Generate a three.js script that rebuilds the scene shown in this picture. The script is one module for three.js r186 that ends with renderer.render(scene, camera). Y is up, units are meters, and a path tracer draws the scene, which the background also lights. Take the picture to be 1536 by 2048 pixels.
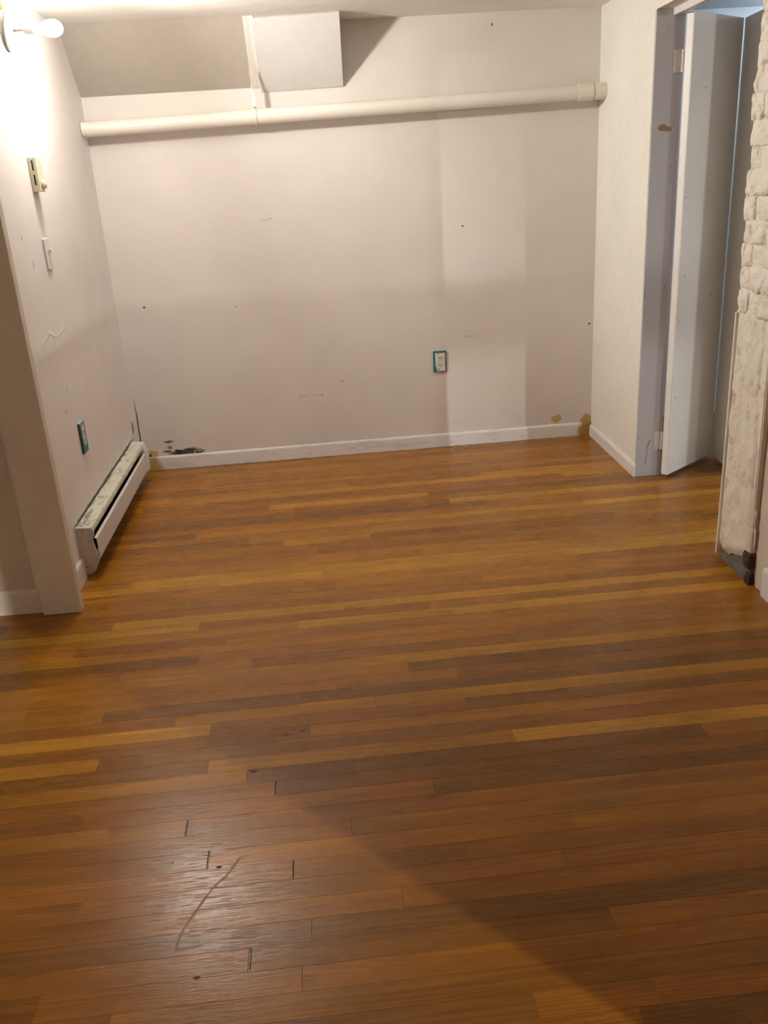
import * as THREE from 'three';
import { RoundedBoxGeometry } from 'three/addons/geometries/RoundedBoxGeometry.js';
import { mergeGeometries, toCreasedNormals } from 'three/addons/utils/BufferGeometryUtils.js';

const scene = new THREE.Scene();
scene.background = new THREE.Color(0x000000);

// ---------- camera ----------
const camera = new THREE.PerspectiveCamera(61.13, 0.75, 0.05, 60);
camera.position.set(0, 1.47, 0);
camera.quaternion.setFromRotationMatrix(new THREE.Matrix4().makeBasis(
  new THREE.Vector3(0.99607, -0.05946, 0.06566),
  new THREE.Vector3(0.07893, 0.93229, -0.35299),
  new THREE.Vector3(-0.04022, 0.35679, 0.93332)));
scene.add(camera);

// ---------- exposure and light levels ----------
const renderer = new THREE.WebGLRenderer({ antialias: true });
renderer.shadowMap.enabled = true;
renderer.toneMapping = THREE.LinearToneMapping;
renderer.toneMappingExposure = 1.0;
const LAMP = { color: [1, 0.95, 0.87], all: 1.68, forward: 8.9 };        // bare bulb on the left wall
const HALL = { color: [1, 0.98, 0.95], beam: 195, ceiling: 0.7, lantern: 9, rear: 2.4 };  // unseen lamps: adjoining room, plus one behind the camera

// ---------- helpers ----------
let seed = 12345;
const rnd = () => { seed = (seed + 0x6D2B79F5) | 0; let t = Math.imul(seed ^ (seed >>> 15), 1 | seed); t = (t + Math.imul(t ^ (t >>> 7), 61 | t)) ^ t; return ((t ^ (t >>> 14)) >>> 0) / 4294967296; };
const rr = (a, b) => a + (b - a) * rnd();
const hash = (x, y) => { let h = Math.imul(x, 374761393) + Math.imul(y, 668265263) | 0; h = Math.imul(h ^ (h >>> 13), 1274126177); return ((h ^ (h >>> 16)) >>> 0) / 4294967296; };
const sm = (t) => t * t * (3 - 2 * t);
function noise(x, y) {
  const i = Math.floor(x), j = Math.floor(y), u = sm(x - i), v = sm(y - j);
  return (hash(i, j) * (1 - u) + hash(i + 1, j) * u) * (1 - v) + (hash(i, j + 1) * (1 - u) + hash(i + 1, j + 1) * u) * v;
}
const tile = (x, y, p) => {   // noise that repeats every p cells
  const i = Math.floor(x), j = Math.floor(y), u = sm(x - i), v = sm(y - j), m = (n) => ((n % p) + p) % p;
  return (hash(m(i), m(j)) * (1 - u) + hash(m(i + 1), m(j)) * u) * (1 - v) + (hash(m(i), m(j + 1)) * (1 - u) + hash(m(i + 1), m(j + 1)) * u) * v;
};
const fbmTile = (x, y, p, o = 4) => { let s = 0, a = 0.5, n = 0; for (let k = 0; k < o; k++) { s += a * tile(x, y, p); n += a; x *= 2; y *= 2; p *= 2; a *= 0.5; } return s / n; };
const fbm = (x, y, o = 4) => { let s = 0, a = 0.5, n = 0; for (let k = 0; k < o; k++) { s += a * noise(x, y); n += a; x = x * 2.03 + 17.1; y = y * 2.03 + 9.7; a *= 0.5; } return s / n; };
const clamp = (v, a = 0, b = 1) => Math.min(b, Math.max(a, v));
const step = (a, b, v) => sm(clamp((v - a) / (b - a)));
const lerp = (a, b, t) => a + (b - a) * t;
function tex(w, h, fn, srgb = true) {   // fn(u, v, out) with u, v in 0..1, v up
  const d = new Uint8Array(w * h * 4), o = [0, 0, 0];
  for (let j = 0; j < h; j++) for (let i = 0; i < w; i++) {
    fn((i + 0.5) / w, (j + 0.5) / h, o); const k = (j * w + i) * 4;
    d[k] = clamp(o[0]) * 255; d[k + 1] = clamp(o[1]) * 255; d[k + 2] = clamp(o[2]) * 255; d[k + 3] = 255;
  }
  const t = new THREE.DataTexture(d, w, h); t.magFilter = t.minFilter = THREE.LinearFilter;
  t.wrapS = t.wrapT = THREE.RepeatWrapping; if (srgb) t.colorSpace = THREE.SRGBColorSpace; t.needsUpdate = true; return t;
}
const mat = (color, roughness = 0.6, extra = {}) => new THREE.MeshStandardMaterial({ color: Array.isArray(color) ? new THREE.Color(...color) : color, roughness, ...extra });
const used = {};
const numbered = (n) => { used[n] = (used[n] ?? -1) + 1; return used[n] ? `${n}_${String(used[n]).padStart(3, '0')}` : n; };
function mesh(name, geo, m, parent) {
  const o = new THREE.Mesh(geo, m); o.name = parent && parent !== scene ? name : numbered(name);
  o.castShadow = o.receiveShadow = true; (parent ?? scene).add(o); return o;
}
function group(name, [x, y, z] = [0, 0, 0], turn = 0) { const g = new THREE.Group(); g.name = numbered(name); g.position.set(x, y, z); g.rotation.y = turn; scene.add(g); return g; }
function tag(o, label, category, kind, grp) { o.userData = { label, category }; if (kind) o.userData.kind = kind; if (grp) o.userData.group = grp; return o; }
const box = (x0, x1, y0, y1, z0, z1) => new THREE.BoxGeometry(x1 - x0, y1 - y0, z1 - z0).translate((x0 + x1) / 2, (y0 + y1) / 2, (z0 + z1) / 2);
const rbox = (x0, x1, y0, y1, z0, z1, r = 0.003, s = 2) => new RoundedBoxGeometry(x1 - x0, y1 - y0, z1 - z0, s, r).translate((x0 + x1) / 2, (y0 + y1) / 2, (z0 + z1) / 2);
const cylX = (r, x0, x1, seg = 40, r2 = r) => new THREE.CylinderGeometry(r2, r, x1 - x0, seg).rotateZ(-Math.PI / 2).translate((x0 + x1) / 2, 0, 0);
const bare = (list) => mergeGeometries(list.map((g) => { const n = g.index ? g.toNonIndexed() : g.clone(); for (const k of Object.keys(n.attributes)) if (!['position', 'normal', 'uv'].includes(k)) n.deleteAttribute(k); return n; }));
function extrudeX(points, x0, x1) {   // points are [z, y]; sweeps a profile along x
  const s = new THREE.Shape(points.map(([z, y]) => new THREE.Vector2(z, y)));
  return new THREE.ExtrudeGeometry(s, { depth: x1 - x0, bevelEnabled: false }).rotateY(-Math.PI / 2).translate(x1, 0, 0);
}
// uv in metres from position, picked by the face normal
function metreUV(g, sx = 1, sy = 1) {
  const n = g.index ? g.toNonIndexed() : g; const p = n.attributes.position, q = n.attributes.normal, uv = new Float32Array(p.count * 2);
  for (let i = 0; i < p.count; i++) {
    const ax = Math.abs(q.getX(i)), ay = Math.abs(q.getY(i)), az = Math.abs(q.getZ(i));
    const u = ax > ay && ax > az ? p.getZ(i) : p.getX(i), v = ay > ax && ay > az ? p.getZ(i) : p.getY(i);
    uv[2 * i] = u * sx; uv[2 * i + 1] = v * sy;
  }
  n.setAttribute('uv', new THREE.BufferAttribute(uv, 2)); return n;
}
const CEIL = 2.215;

// ---------- surface textures (colour, stains and fine relief only) ----------
const blot = (x, y, cx, cy, rx, ry) => { const a = (x - cx) / rx, b = (y - cy) / ry; return Math.exp(-(a * a + b * b)); };
function seg(x, y, x0, y0, x1, y1, w) { const dx = x1 - x0, dy = y1 - y0, t = clamp(((x - x0) * dx + (y - y0) * dy) / (dx * dx + dy * dy)); const ex = x - x0 - t * dx, ey = y - y0 - t * dy; return Math.exp(-(ex * ex + ey * ey) / (w * w)); }
const BW = 2.95, BX0 = -1.45;           // back wall: width and left end in its own frame (x from the room middle 0.16)
const backSpots = [[-1.007, 0.911, 0.008, 0.006], [0.726, 1.217, 0.006, 0.005], [1.432, 0.649, 0.007, 0.006], [-0.724, 2.13, 0.006, 0.006], [0.9, 2.16, 0.004, 0.008], [-0.1, 0.36, 0.004, 0.004], [0.02, 0.43, 0.004, 0.004], [-0.52, 0.88, 0.003, 0.003]];
const backMap = tex(1536, 1152, (u, v, o) => {
  const x = BX0 + u * BW + 0.16, y = v * CEIL;
  const m = 0.985 + 0.05 * (fbm(x * 1.7, y * 1.7) - 0.5) + 0.03 * (fbm(x * 9, y * 9) - 0.5) + 0.012 * (hash(Math.floor(u * 1536), Math.floor(v * 1152)) - 0.5);
  let r = m, g = m, b = m;
  const dk = (a, cr, cg, cb) => { a = clamp(a); r = lerp(r, cr, a); g = lerp(g, cg, a); b = lerp(b, cb, a); };
  // whiter fresh paint round the pipe and the taped joint
  // mildew above the baseboard, left
  const rag = fbm(x * 40, y * 95, 4), rag2 = fbm(x * 90 + 5, y * 160, 3);
  dk(step(0.3, 0.62, blot(x, y, -0.9, 0.088, 0.11, 0.03) * (0.1 + 1.5 * rag)) * (0.5 + 0.7 * rag2), 0.16, 0.145, 0.13);
  dk(0.8 * step(0.35, 0.8, blot(x, y, -0.985, 0.16, 0.035, 0.01) * (0.5 + 0.8 * rag)), 0.25, 0.22, 0.18);
  dk(0.5 * step(0.4, 0.7, blot(x, y, -0.985, 0.125, 0.018, 0.014) * (0.5 + 0.8 * rag)), 0.25, 0.22, 0.18);
  dk(0.75 * step(0.35, 0.6, blot(x, y, -1.0, 0.104, 0.03, 0.007) * (0.6 + 0.7 * rag)), 0.18, 0.16, 0.13);
  // yellow adhesive stains in the corners
  const yr = 1.6 * (fbm(x * 38, y * 38, 4) - 0.5) + 0.25 * (noise(x * 160, y * 160) - 0.5);
  dk(0.85 * step(0.5, 0.62, blot(x, y, -1.085, 0.09, 0.03, 0.045) + 0.35 * yr), 0.88, 0.74, 0.44);
  dk(0.8 * step(0.5, 0.58, blot(x, y, 1.25, 0.112, 0.04, 0.033) + 0.4 * yr), 0.84, 0.72, 0.42);
  dk(0.9 * step(0.45, 0.6, blot(x, y, 1.43, 0.075, 0.045, 0.07) + 0.4 * yr), 0.82, 0.68, 0.38);
  dk(0.8 * step(0.62, 0.75, blot(x, y, -1.1, 0.08, 0.012, 0.03) + 0.4 * yr), 0.1, 0.08, 0.05);
  // nail holes and scuffs
  for (const [cx, cy, rx, ry] of backSpots) dk(0.85 * step(0.35, 0.6, blot(x, y, cx, cy, rx, ry)), 0.2, 0.17, 0.14);
  dk(0.16 * seg(x, y, -0.24, 0.36, -0.11, 0.365, 0.004) * step(0.4, 0.6, noise(x * 80, 3)), 0.2, 0.17, 0.14);
  dk(0.14 * seg(x, y, 0.69, 0.63, 0.8, 0.625, 0.005) * step(0.3, 0.6, noise(x * 90, 7)), 0.3, 0.25, 0.22);
  dk(0.22 * seg(x, y, -0.335, 1.31, -0.285, 1.318, 0.003), 0.4, 0.35, 0.3);
  // open corner joint on the left
  dk(0.85 * step(0.25, 0.75, (0.54 - y) / 0.35) * step(0.0045, 0.002, Math.abs(x + 1.141 + 0.003 * (noise(y * 30, 3) - 0.5))), 0.16, 0.12, 0.1);
  o[0] = r; o[1] = g; o[2] = b;
});
const seamRelief = (x, y, ph) => {
  const yy = y - 0.93 + 0.006 * (fbm(x * 3 + ph, 1) - 0.5);
  return 0.78 * Math.exp(-(yy * yy) / (0.07 * 0.07)) + 0.05 * Math.exp(-((yy - 0.004) ** 2) / (0.003 * 0.003)) * step(0.4, 0.6, noise(x * 4 + ph, 2));
};
const backBump = tex(1024, 768, (u, v, o) => {
  const x = BX0 + u * BW + 0.16, y = v * CEIL;
  let h = 0.12 + seamRelief(x, y, 0) + 0.16 * fbm(x * 2.2, y * 2.2, 3) + 0.035 * fbm(x * 26, y * 26, 3);
  h += 0.15 * (seg(x, y, 0.99, 0.165, 1.12, 0.135, 0.009) - 0.6 * seg(x, y, 1.0, 0.15, 1.13, 0.12, 0.008) + 0.6 * seg(x, y, 1.0, 0.19, 1.06, 0.2, 0.01));
  h += 0.12 * step(1.935, 1.925, y + 0.012 * fbm(x * 14, 4)) * step(-0.28, -0.32, x) * step(1.75, 1.8, y);
  o[0] = o[1] = o[2] = h;
}, false);
const LW = 1.95, LZ0 = 0.13;            // left wall: u = 0 at its front end
const leftMap = tex(1024, 1152, (u, v, o) => {
  const s = -(LZ0 - u * LW), y = v * CEIL, z = -3.2 - s;   // s runs to the back
  const m = 0.985 + 0.05 * (fbm(s * 1.9 + 40, y * 1.9) - 0.5) + 0.03 * (fbm(s * 9, y * 9 + 30) - 0.5) + 0.012 * (hash(Math.floor(u * 1024) + 999, Math.floor(v * 1152)) - 0.5);
  let r = m, g = m, b = m;
  const dk = (a, cr, cg, cb) => { a = clamp(a); r = lerp(r, cr, a); g = lerp(g, cg, a); b = lerp(b, cb, a); };
  for (const [cz, cy, w] of [[-3.5, 1.25, 0.006], [-3.42, 1.35, 0.005], [-4.37, 1.107, 0.005], [-3.55, 0.66, 0.006], [-4.2, 0.98, 0.004], [-3.62, 0.74, 0.005]]) dk(0.5 * blot(z, y, cz, cy, w, w * 1.6), 0.35, 0.3, 0.27);
  // grime where the heater meets the wall
  const d = y - 0.225, rg = fbm(z * 18, y * 40, 4);
  dk(0.75 * step(0.42, 0.75, Math.exp(-((d / 0.014) ** 2)) * (0.35 + rg)) * step(-4.75, -4.5, z) * step(-3.3, -3.45, z), 0.2, 0.18, 0.15);
  
  dk(0.5 * step(0.5, 0.8, blot(z, y, -4.72, 0.28, 0.05, 0.05) * (0.5 + rg)), 0.4, 0.34, 0.28);
  o[0] = r; o[1] = g; o[2] = b;
});
const leftBump = tex(768, 768, (u, v, o) => {
  const s = -(LZ0 - u * LW), y = v * CEIL;
  let h = 0.12 + seamRelief(s, y, 31) + 0.14 * fbm(s * 2.4 + 7, y * 2.4, 3) + 0.035 * fbm(s * 26, y * 26 + 9, 3);
  h += 0.22 * seg(s, y, 0.22, 0.955, 0.33, 0.985, 0.005) + 0.22 * seg(s, y, 0.33, 0.985, 0.42, 0.955, 0.005) + 0.2 * seg(s, y, 0.42, 0.955, 0.56, 0.975, 0.005);
  h += 0.14 * seg(s, y, 0.0, 0.922, 0.45, 0.916, 0.006) + 0.08 * seg(s, y, 1.2, 0.92, 1.55, 0.921, 0.006);
  o[0] = o[1] = o[2] = h;
}, false);
const paintMap = tex(512, 512, (u, v, o) => { const m = 0.97 + 0.035 * (tile(u * 8, v * 8, 8) - 0.5) + 0.02 * (tile(u * 64, v * 64, 64) - 0.5) + 0.02 * (hash(Math.floor(u * 512), Math.floor(v * 512)) - 0.5); o[0] = o[1] = o[2] = m; });
const dirtyMap = tex(512, 512, (u, v, o) => {
  const a = step(0.52, 0.85, fbmTile(u * 8, v * 8, 8, 5)), c = 1 - 0.13 * a - 0.06 * step(0.62, 0.8, fbmTile(u * 32, v * 32, 32, 3));
  o[0] = c; o[1] = c * (1 - 0.03 * a); o[2] = c * (1 - 0.08 * a);
});
const lumpBump = tex(512, 512, (u, v, o) => { o[0] = o[1] = o[2] = fbmTile(u * 10, v * 10, 10, 5); }, false);

const WALL = [0.72, 0.668, 0.622], WHITE = [0.78, 0.76, 0.74];
const M = {
  back: mat(WALL, 0.62, { map: backMap, bumpMap: backBump, bumpScale: 0.006 }),
  left: mat([0.86, 0.81, 0.79], 0.6, { map: leftMap, bumpMap: leftBump, bumpScale: 0.006 }),
  unseen: mat([0.22, 0.17, 0.12], 0.7),  // walls out of view, kept dark to hold bounced light down
  cream: mat([0.85, 0.83, 0.76], 0.6, { map: paintMap }),
  wall: mat(WALL, 0.65, { map: paintMap }),
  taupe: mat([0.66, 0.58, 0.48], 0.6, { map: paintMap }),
  casing: mat([0.78, 0.71, 0.62], 0.5, { map: paintMap }),
  ceiling: mat([0.9, 0.87, 0.81], 0.8, { map: paintMap, bumpMap: lumpBump, bumpScale: 0.004 }),
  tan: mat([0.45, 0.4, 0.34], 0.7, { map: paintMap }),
  white: mat(WHITE, 0.45, { map: paintMap }),
  panel: mat([0.7, 0.68, 0.65], 0.5, { map: paintMap, bumpMap: lumpBump, bumpScale: 0.003 }),
  trim: mat([0.76, 0.73, 0.72], 0.4),
  pipe: mat([0.74, 0.69, 0.62], 0.38),
  blue: mat([0.47, 0.58, 0.7], 0.7, { map: paintMap }),
  hall: mat([0.55, 0.6, 0.64], 0.7, { map: paintMap }),
  door: mat([0.76, 0.76, 0.74], 0.42, { map: paintMap }),
  doorEdge: mat([0.88, 0.87, 0.84], 0.45),
  metal: mat([0.66, 0.63, 0.6], 0.5),
  steel: mat([0.35, 0.33, 0.3], 0.4, { metalness: 0.8 }),
  black: mat([0.012, 0.01, 0.009], 0.6),
  subfloor: mat([0.12, 0.06, 0.025], 0.8),
  speck: mat([0.07, 0.03, 0.012], 0.7),
  dark: mat([0.05, 0.04, 0.03], 0.8),
  ivory: mat([0.72, 0.67, 0.5], 0.4),
  plate: mat([0.78, 0.75, 0.7], 0.35),
  teal: mat([0.035, 0.2, 0.22], 0.5),
  tealPale: mat([0.3, 0.42, 0.42], 0.5),
};

// ---------- floor: strip oak, every board in view a part of its own ----------
const BOARDS = 16;
const grain = (u, v, b) => {
  const len = u * 1.4, w = v * 0.06;                                 // metres along and across one board
  const flat = hash(b, 77) > 0.5 ? 1 : 0.25;
  const c = (v - 0.5 - 0.5 * (hash(b, 5) - 0.5)) * 2;
  const ring = flat * (5 * c * c + 1.6 * Math.sin(u * 6.283 + b) * 0.6) + c * 3 + 1.3 * (noise(len * 5 + b * 31, w * 60 + b) - 0.5);
  const lines = 0.5 + 0.5 * Math.sin(ring * 5.5);
  const pore = noise(len * 34 + b * 9, v * 42 + b * 50), fine = noise(len * 90 + b * 13, v * 58);
  const cloud = fbm(len * 3.5 + b * 11, v * 1.6 + b * 3, 3);
  return { lines, pore, fine, cloud };
};
const woodMap = tex(2048, 1024, (u, v, o) => {
  const b = Math.floor(v * BOARDS), t = v * BOARDS - b, q = grain(u, t, b);
  let m = 0.9 + 0.2 * (q.cloud - 0.5) - 0.07 * q.lines - 0.07 * step(0.52, 0.8, q.pore) * (0.3 + 0.7 * q.lines) - 0.05 * (q.fine - 0.5);
  o[0] = m; o[1] = m * (1 - 0.05 * q.lines); o[2] = m * (1 - 0.1 * q.lines);
});
const woodBump = tex(2048, 1024, (u, v, o) => {
  const b = Math.floor(v * BOARDS), t = v * BOARDS - b, q = grain(u, t, b);
  o[0] = o[2] = 0.75 - 0.3 * step(0.5, 0.85, q.pore) - 0.25 * (q.fine - 0.5);
  o[1] = clamp(0.62 + 0.25 * step(0.5, 0.8, q.pore) + 0.25 * (q.cloud - 0.5));
}, false);
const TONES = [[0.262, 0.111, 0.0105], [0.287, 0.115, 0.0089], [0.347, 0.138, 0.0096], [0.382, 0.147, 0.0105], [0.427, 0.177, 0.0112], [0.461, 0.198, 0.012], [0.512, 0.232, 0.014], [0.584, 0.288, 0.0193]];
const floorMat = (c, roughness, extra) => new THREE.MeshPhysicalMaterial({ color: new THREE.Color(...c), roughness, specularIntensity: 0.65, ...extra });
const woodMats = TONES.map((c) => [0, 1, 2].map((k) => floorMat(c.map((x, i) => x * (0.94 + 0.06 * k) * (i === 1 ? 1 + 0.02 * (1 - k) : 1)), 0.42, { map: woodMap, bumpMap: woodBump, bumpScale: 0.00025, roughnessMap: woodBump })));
const PITCH = 0.0596, ORIGIN = 0.046;
function plankGeo(x0, x1, z0, z1) {    // a board with eased top edges; uv picks a stretch of one of 16 sawn boards
  const e = 0.00012, c = 0.00045, y0 = -0.018, dy = rr(-0.00012, 0.00012);
  const P = [[x0 + e, y0, z0 + e], [x1 - e, y0, z0 + e], [x1 - e, y0, z1 - e], [x0 + e, y0, z1 - e], [x0 + e, dy - c, z0 + e], [x1 - e, dy - c, z0 + e], [x1 - e, dy - c, z1 - e], [x0 + e, dy - c, z1 - e], [x0 + e + c, dy, z0 + e + c], [x1 - e - c, dy, z0 + e + c], [x1 - e - c, dy, z1 - e - c], [x0 + e + c, dy, z1 - e - c]];
  const b = Math.floor(rnd() * BOARDS), off = rnd(), flip = rnd() < 0.5 ? -1 : 1, pos = [], uv = [];
  const quad = (i, j, k, l) => { for (const n of [i, j, k, i, k, l]) { pos.push(...P[n]); const t = clamp((P[n][2] - z0) / (z1 - z0), 0.03, 0.97); uv.push(off + flip * (P[n][0] - x0) / 1.4, (b + t) / BOARDS); } };
  quad(8, 11, 10, 9); for (const [a, d] of [[0, 1], [1, 2], [2, 3], [3, 0]]) { quad(a, 4 + a, 4 + d, d); quad(4 + a, 8 + a, 8 + d, 4 + d); }
  const g = new THREE.BufferGeometry(); g.setAttribute('position', new THREE.Float32BufferAttribute(pos, 3)); g.setAttribute('uv', new THREE.Float32BufferAttribute(uv, 2)); g.computeVertexNormals(); return g;
}
// boards in view, front row first: the ends along each row and the tone of each board, front rows leaning darker
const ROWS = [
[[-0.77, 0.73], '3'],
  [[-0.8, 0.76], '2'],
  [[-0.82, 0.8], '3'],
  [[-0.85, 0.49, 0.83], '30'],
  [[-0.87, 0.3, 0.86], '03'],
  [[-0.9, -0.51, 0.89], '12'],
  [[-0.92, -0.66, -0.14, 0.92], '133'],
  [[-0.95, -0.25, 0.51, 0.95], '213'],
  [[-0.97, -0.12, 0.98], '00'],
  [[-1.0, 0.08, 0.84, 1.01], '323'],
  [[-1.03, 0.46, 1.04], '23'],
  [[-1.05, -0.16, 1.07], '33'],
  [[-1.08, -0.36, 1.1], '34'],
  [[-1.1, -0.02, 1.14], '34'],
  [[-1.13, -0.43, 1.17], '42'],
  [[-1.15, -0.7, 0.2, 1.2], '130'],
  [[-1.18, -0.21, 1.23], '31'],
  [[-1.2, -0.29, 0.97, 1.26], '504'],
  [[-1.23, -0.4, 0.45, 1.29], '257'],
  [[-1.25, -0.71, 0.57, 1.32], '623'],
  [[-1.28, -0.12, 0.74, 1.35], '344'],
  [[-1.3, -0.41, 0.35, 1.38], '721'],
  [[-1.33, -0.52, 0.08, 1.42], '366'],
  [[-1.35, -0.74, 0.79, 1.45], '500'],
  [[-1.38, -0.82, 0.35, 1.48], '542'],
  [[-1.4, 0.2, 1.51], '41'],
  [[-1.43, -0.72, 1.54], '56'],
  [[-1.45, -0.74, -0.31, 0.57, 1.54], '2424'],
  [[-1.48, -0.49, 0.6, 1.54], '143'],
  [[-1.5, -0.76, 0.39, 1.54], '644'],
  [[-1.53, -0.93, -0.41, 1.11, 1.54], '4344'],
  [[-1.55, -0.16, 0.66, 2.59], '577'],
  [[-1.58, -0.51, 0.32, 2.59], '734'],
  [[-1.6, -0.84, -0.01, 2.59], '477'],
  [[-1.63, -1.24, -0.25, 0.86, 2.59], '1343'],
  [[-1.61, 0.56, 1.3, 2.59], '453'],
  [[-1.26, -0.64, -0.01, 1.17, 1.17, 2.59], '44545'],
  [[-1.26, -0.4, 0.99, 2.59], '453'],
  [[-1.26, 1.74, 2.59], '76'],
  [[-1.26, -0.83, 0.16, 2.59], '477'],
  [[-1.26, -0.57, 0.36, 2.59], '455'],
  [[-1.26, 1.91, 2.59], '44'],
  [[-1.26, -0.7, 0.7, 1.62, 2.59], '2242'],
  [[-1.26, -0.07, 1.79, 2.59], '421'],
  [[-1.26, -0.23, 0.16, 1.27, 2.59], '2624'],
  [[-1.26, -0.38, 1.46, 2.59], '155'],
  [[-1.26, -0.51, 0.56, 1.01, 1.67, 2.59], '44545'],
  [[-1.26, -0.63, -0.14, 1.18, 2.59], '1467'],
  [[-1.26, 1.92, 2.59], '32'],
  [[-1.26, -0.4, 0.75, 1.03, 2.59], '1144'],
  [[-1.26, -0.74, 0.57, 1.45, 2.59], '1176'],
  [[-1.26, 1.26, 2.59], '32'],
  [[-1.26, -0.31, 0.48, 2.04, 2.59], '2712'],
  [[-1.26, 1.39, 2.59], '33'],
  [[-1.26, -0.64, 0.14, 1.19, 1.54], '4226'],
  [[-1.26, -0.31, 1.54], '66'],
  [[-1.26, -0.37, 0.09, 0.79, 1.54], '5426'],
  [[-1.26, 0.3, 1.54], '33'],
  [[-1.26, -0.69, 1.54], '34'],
  [[-1.26, -0.64, 0.1, 1.54], '532'],
  [[-1.26, 0.89, 1.54], '44'],
  [[-1.26, 0.22, 1.54], '44'],
  [[-1.26, -0.74, 0.64, 1.54], '255'],
  [[-1.26, 0.37, 1.54], '43'],
  [[-1.26, -0.08, 0.73, 1.54], '552'],
  [[-1.26, 0.06, 1.54], '35'],
];
const floor = group('floor', [0, 0, 0], 0.02);
tag(floor, 'strip floor of glossy brown oak boards running across the room', 'floor', 'structure');
mesh('subfloor', box(-2.9, 7, -0.12, -0.0185, -5.6, 6), M.subfloor, floor);
const rest = TONES.map(() => []);
const fill = (x0, x1, z0, z1) => { let x = x0; while (x < x1 - 0.02) { let e = Math.min(x1, x + rr(0.5, 1.4)); if (x1 - e < 0.15) e = x1; rest[2 + Math.floor(rnd() * 4)].push(plankGeo(x, e, z0, z1)); x = e; } };
const TOP = -17, LAST = TOP - ROWS.length + 1;
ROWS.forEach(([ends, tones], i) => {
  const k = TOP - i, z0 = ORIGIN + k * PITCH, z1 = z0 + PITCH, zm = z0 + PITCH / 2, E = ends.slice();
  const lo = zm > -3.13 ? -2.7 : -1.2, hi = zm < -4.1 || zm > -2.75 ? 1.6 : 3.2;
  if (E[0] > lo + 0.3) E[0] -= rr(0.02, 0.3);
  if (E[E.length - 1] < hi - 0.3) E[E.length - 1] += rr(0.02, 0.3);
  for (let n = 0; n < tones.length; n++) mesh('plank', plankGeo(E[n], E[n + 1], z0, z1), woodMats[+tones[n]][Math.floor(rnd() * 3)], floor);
  if (E[0] > lo + 0.05) fill(lo, E[0], z0, z1);
  if (E[E.length - 1] < hi - 0.05) fill(E[E.length - 1], hi, z0, z1);
});
for (let k = TOP + 1; k < TOP + 47; k++) fill(-2.7, 1.6, ORIGIN + k * PITCH, ORIGIN + (k + 1) * PITCH);
rest.forEach((l, i) => { if (l.length) { const o = mesh('plank_field', mergeGeometries(l), woodMats[i][1], floor); o.userData.kind = 'stuff'; } });
{ const o = mesh('hall_boards', metreUV(box(1.6, 6.9, -0.018, -0.001, -5.4, 5.4), 0.7, 1.05), woodMats[4][1], floor); o.userData.kind = 'stuff'; }

// open butt joints, dark specks and a curved scuff in the finish
for (const [x, z0, z1] of [[-0.3635, -1.685, -1.626], [-0.1615, -1.623, -1.565], [-0.2455, -1.385, -1.33], [-0.515, -2.881, -2.818], [-0.212, -1.919, -1.864], [-0.743, -2.335, -2.282], [-0.427, -1.8, -1.745]]) mesh('open_joint', box(x - 0.0012, x + 0.0012, -0.004, 0.0004, z0, z1), M.dark, floor);
for (const [x, z, r] of [[-0.185, -2.123, 0.005], [-0.195, -2.124, 0.004], [-0.222, -2.123, 0.004], [-0.141, -2.137, 0.007], [-0.173, -2.152, 0.003], [-0.163, -2.145, 0.004], [-0.284, -1.976, 0.004], [-0.272, -1.97, 0.009], [-0.335, -1.627, 0.006], [-0.446, -1.657, 0.003], [-0.351, -1.326, 0.006], [0.224, -1.774, 0.003]]) {
  const s = new THREE.Shape(); for (let k = 0; k < 9; k++) { const a = k * 0.698, q = r * rr(0.6, 1.15), X = x + q * 1.3 * Math.cos(a), Y = -z + q * 0.7 * Math.sin(a); k ? s.lineTo(X, Y) : s.moveTo(X, Y); }
  mesh('speck', new THREE.ExtrudeGeometry(s, { depth: 0.0004, bevelEnabled: false }).rotateX(-Math.PI / 2), M.speck, floor);
}
{
  const P = [[-0.288, -1.65], [-0.313, -1.599], [-0.339, -1.568], [-0.362, -1.524], [-0.384, -1.477], [-0.398, -1.44], [-0.404, -1.396]].map(([x, z]) => new THREE.Vector3(x, 0, z));
  const c = new THREE.CatmullRomCurve3(P), pos = [], idx = [];
  for (let i = 0; i <= 40; i++) { const p = c.getPoint(i / 40), t = c.getTangent(i / 40), w = 0.0018 + 0.0016 * noise(i * 0.6, 3); pos.push(p.x - t.z * w, 0.0004, p.z + t.x * w, p.x + t.z * w, 0.0004, p.z - t.x * w); if (i) { const k = 2 * i; idx.push(k - 2, k, k - 1, k - 1, k, k + 1); } }
  const g = new THREE.BufferGeometry(); g.setAttribute('position', new THREE.Float32BufferAttribute(pos, 3)); g.setIndex(idx); g.computeVertexNormals();
  mesh('scuff', g, mat([0.3, 0.155, 0.058], 0.55, { side: THREE.DoubleSide }), floor);
}

// ---------- room shell ----------
const ceiling = mesh('ceiling', metreUV(box(-2.8, 1.575, CEIL, CEIL + 0.12, -5.0, 1.95), 0.5, 0.5), M.ceiling);
tag(ceiling, 'low uneven off-white ceiling above the room', 'ceiling', 'structure');

const backFrame = { p: [0.16, 0, -4.83], r: 0.02 };
const wallBack = mesh('wall_back', new THREE.BoxGeometry(BW, CEIL, 0.1).translate(BX0 + BW / 2, CEIL / 2, -0.05), M.back);
wallBack.position.set(...backFrame.p); wallBack.rotation.y = backFrame.r;
tag(wallBack, 'pinkish beige back wall with scuffs, mildew and a taped joint', 'wall', 'structure');

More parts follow.
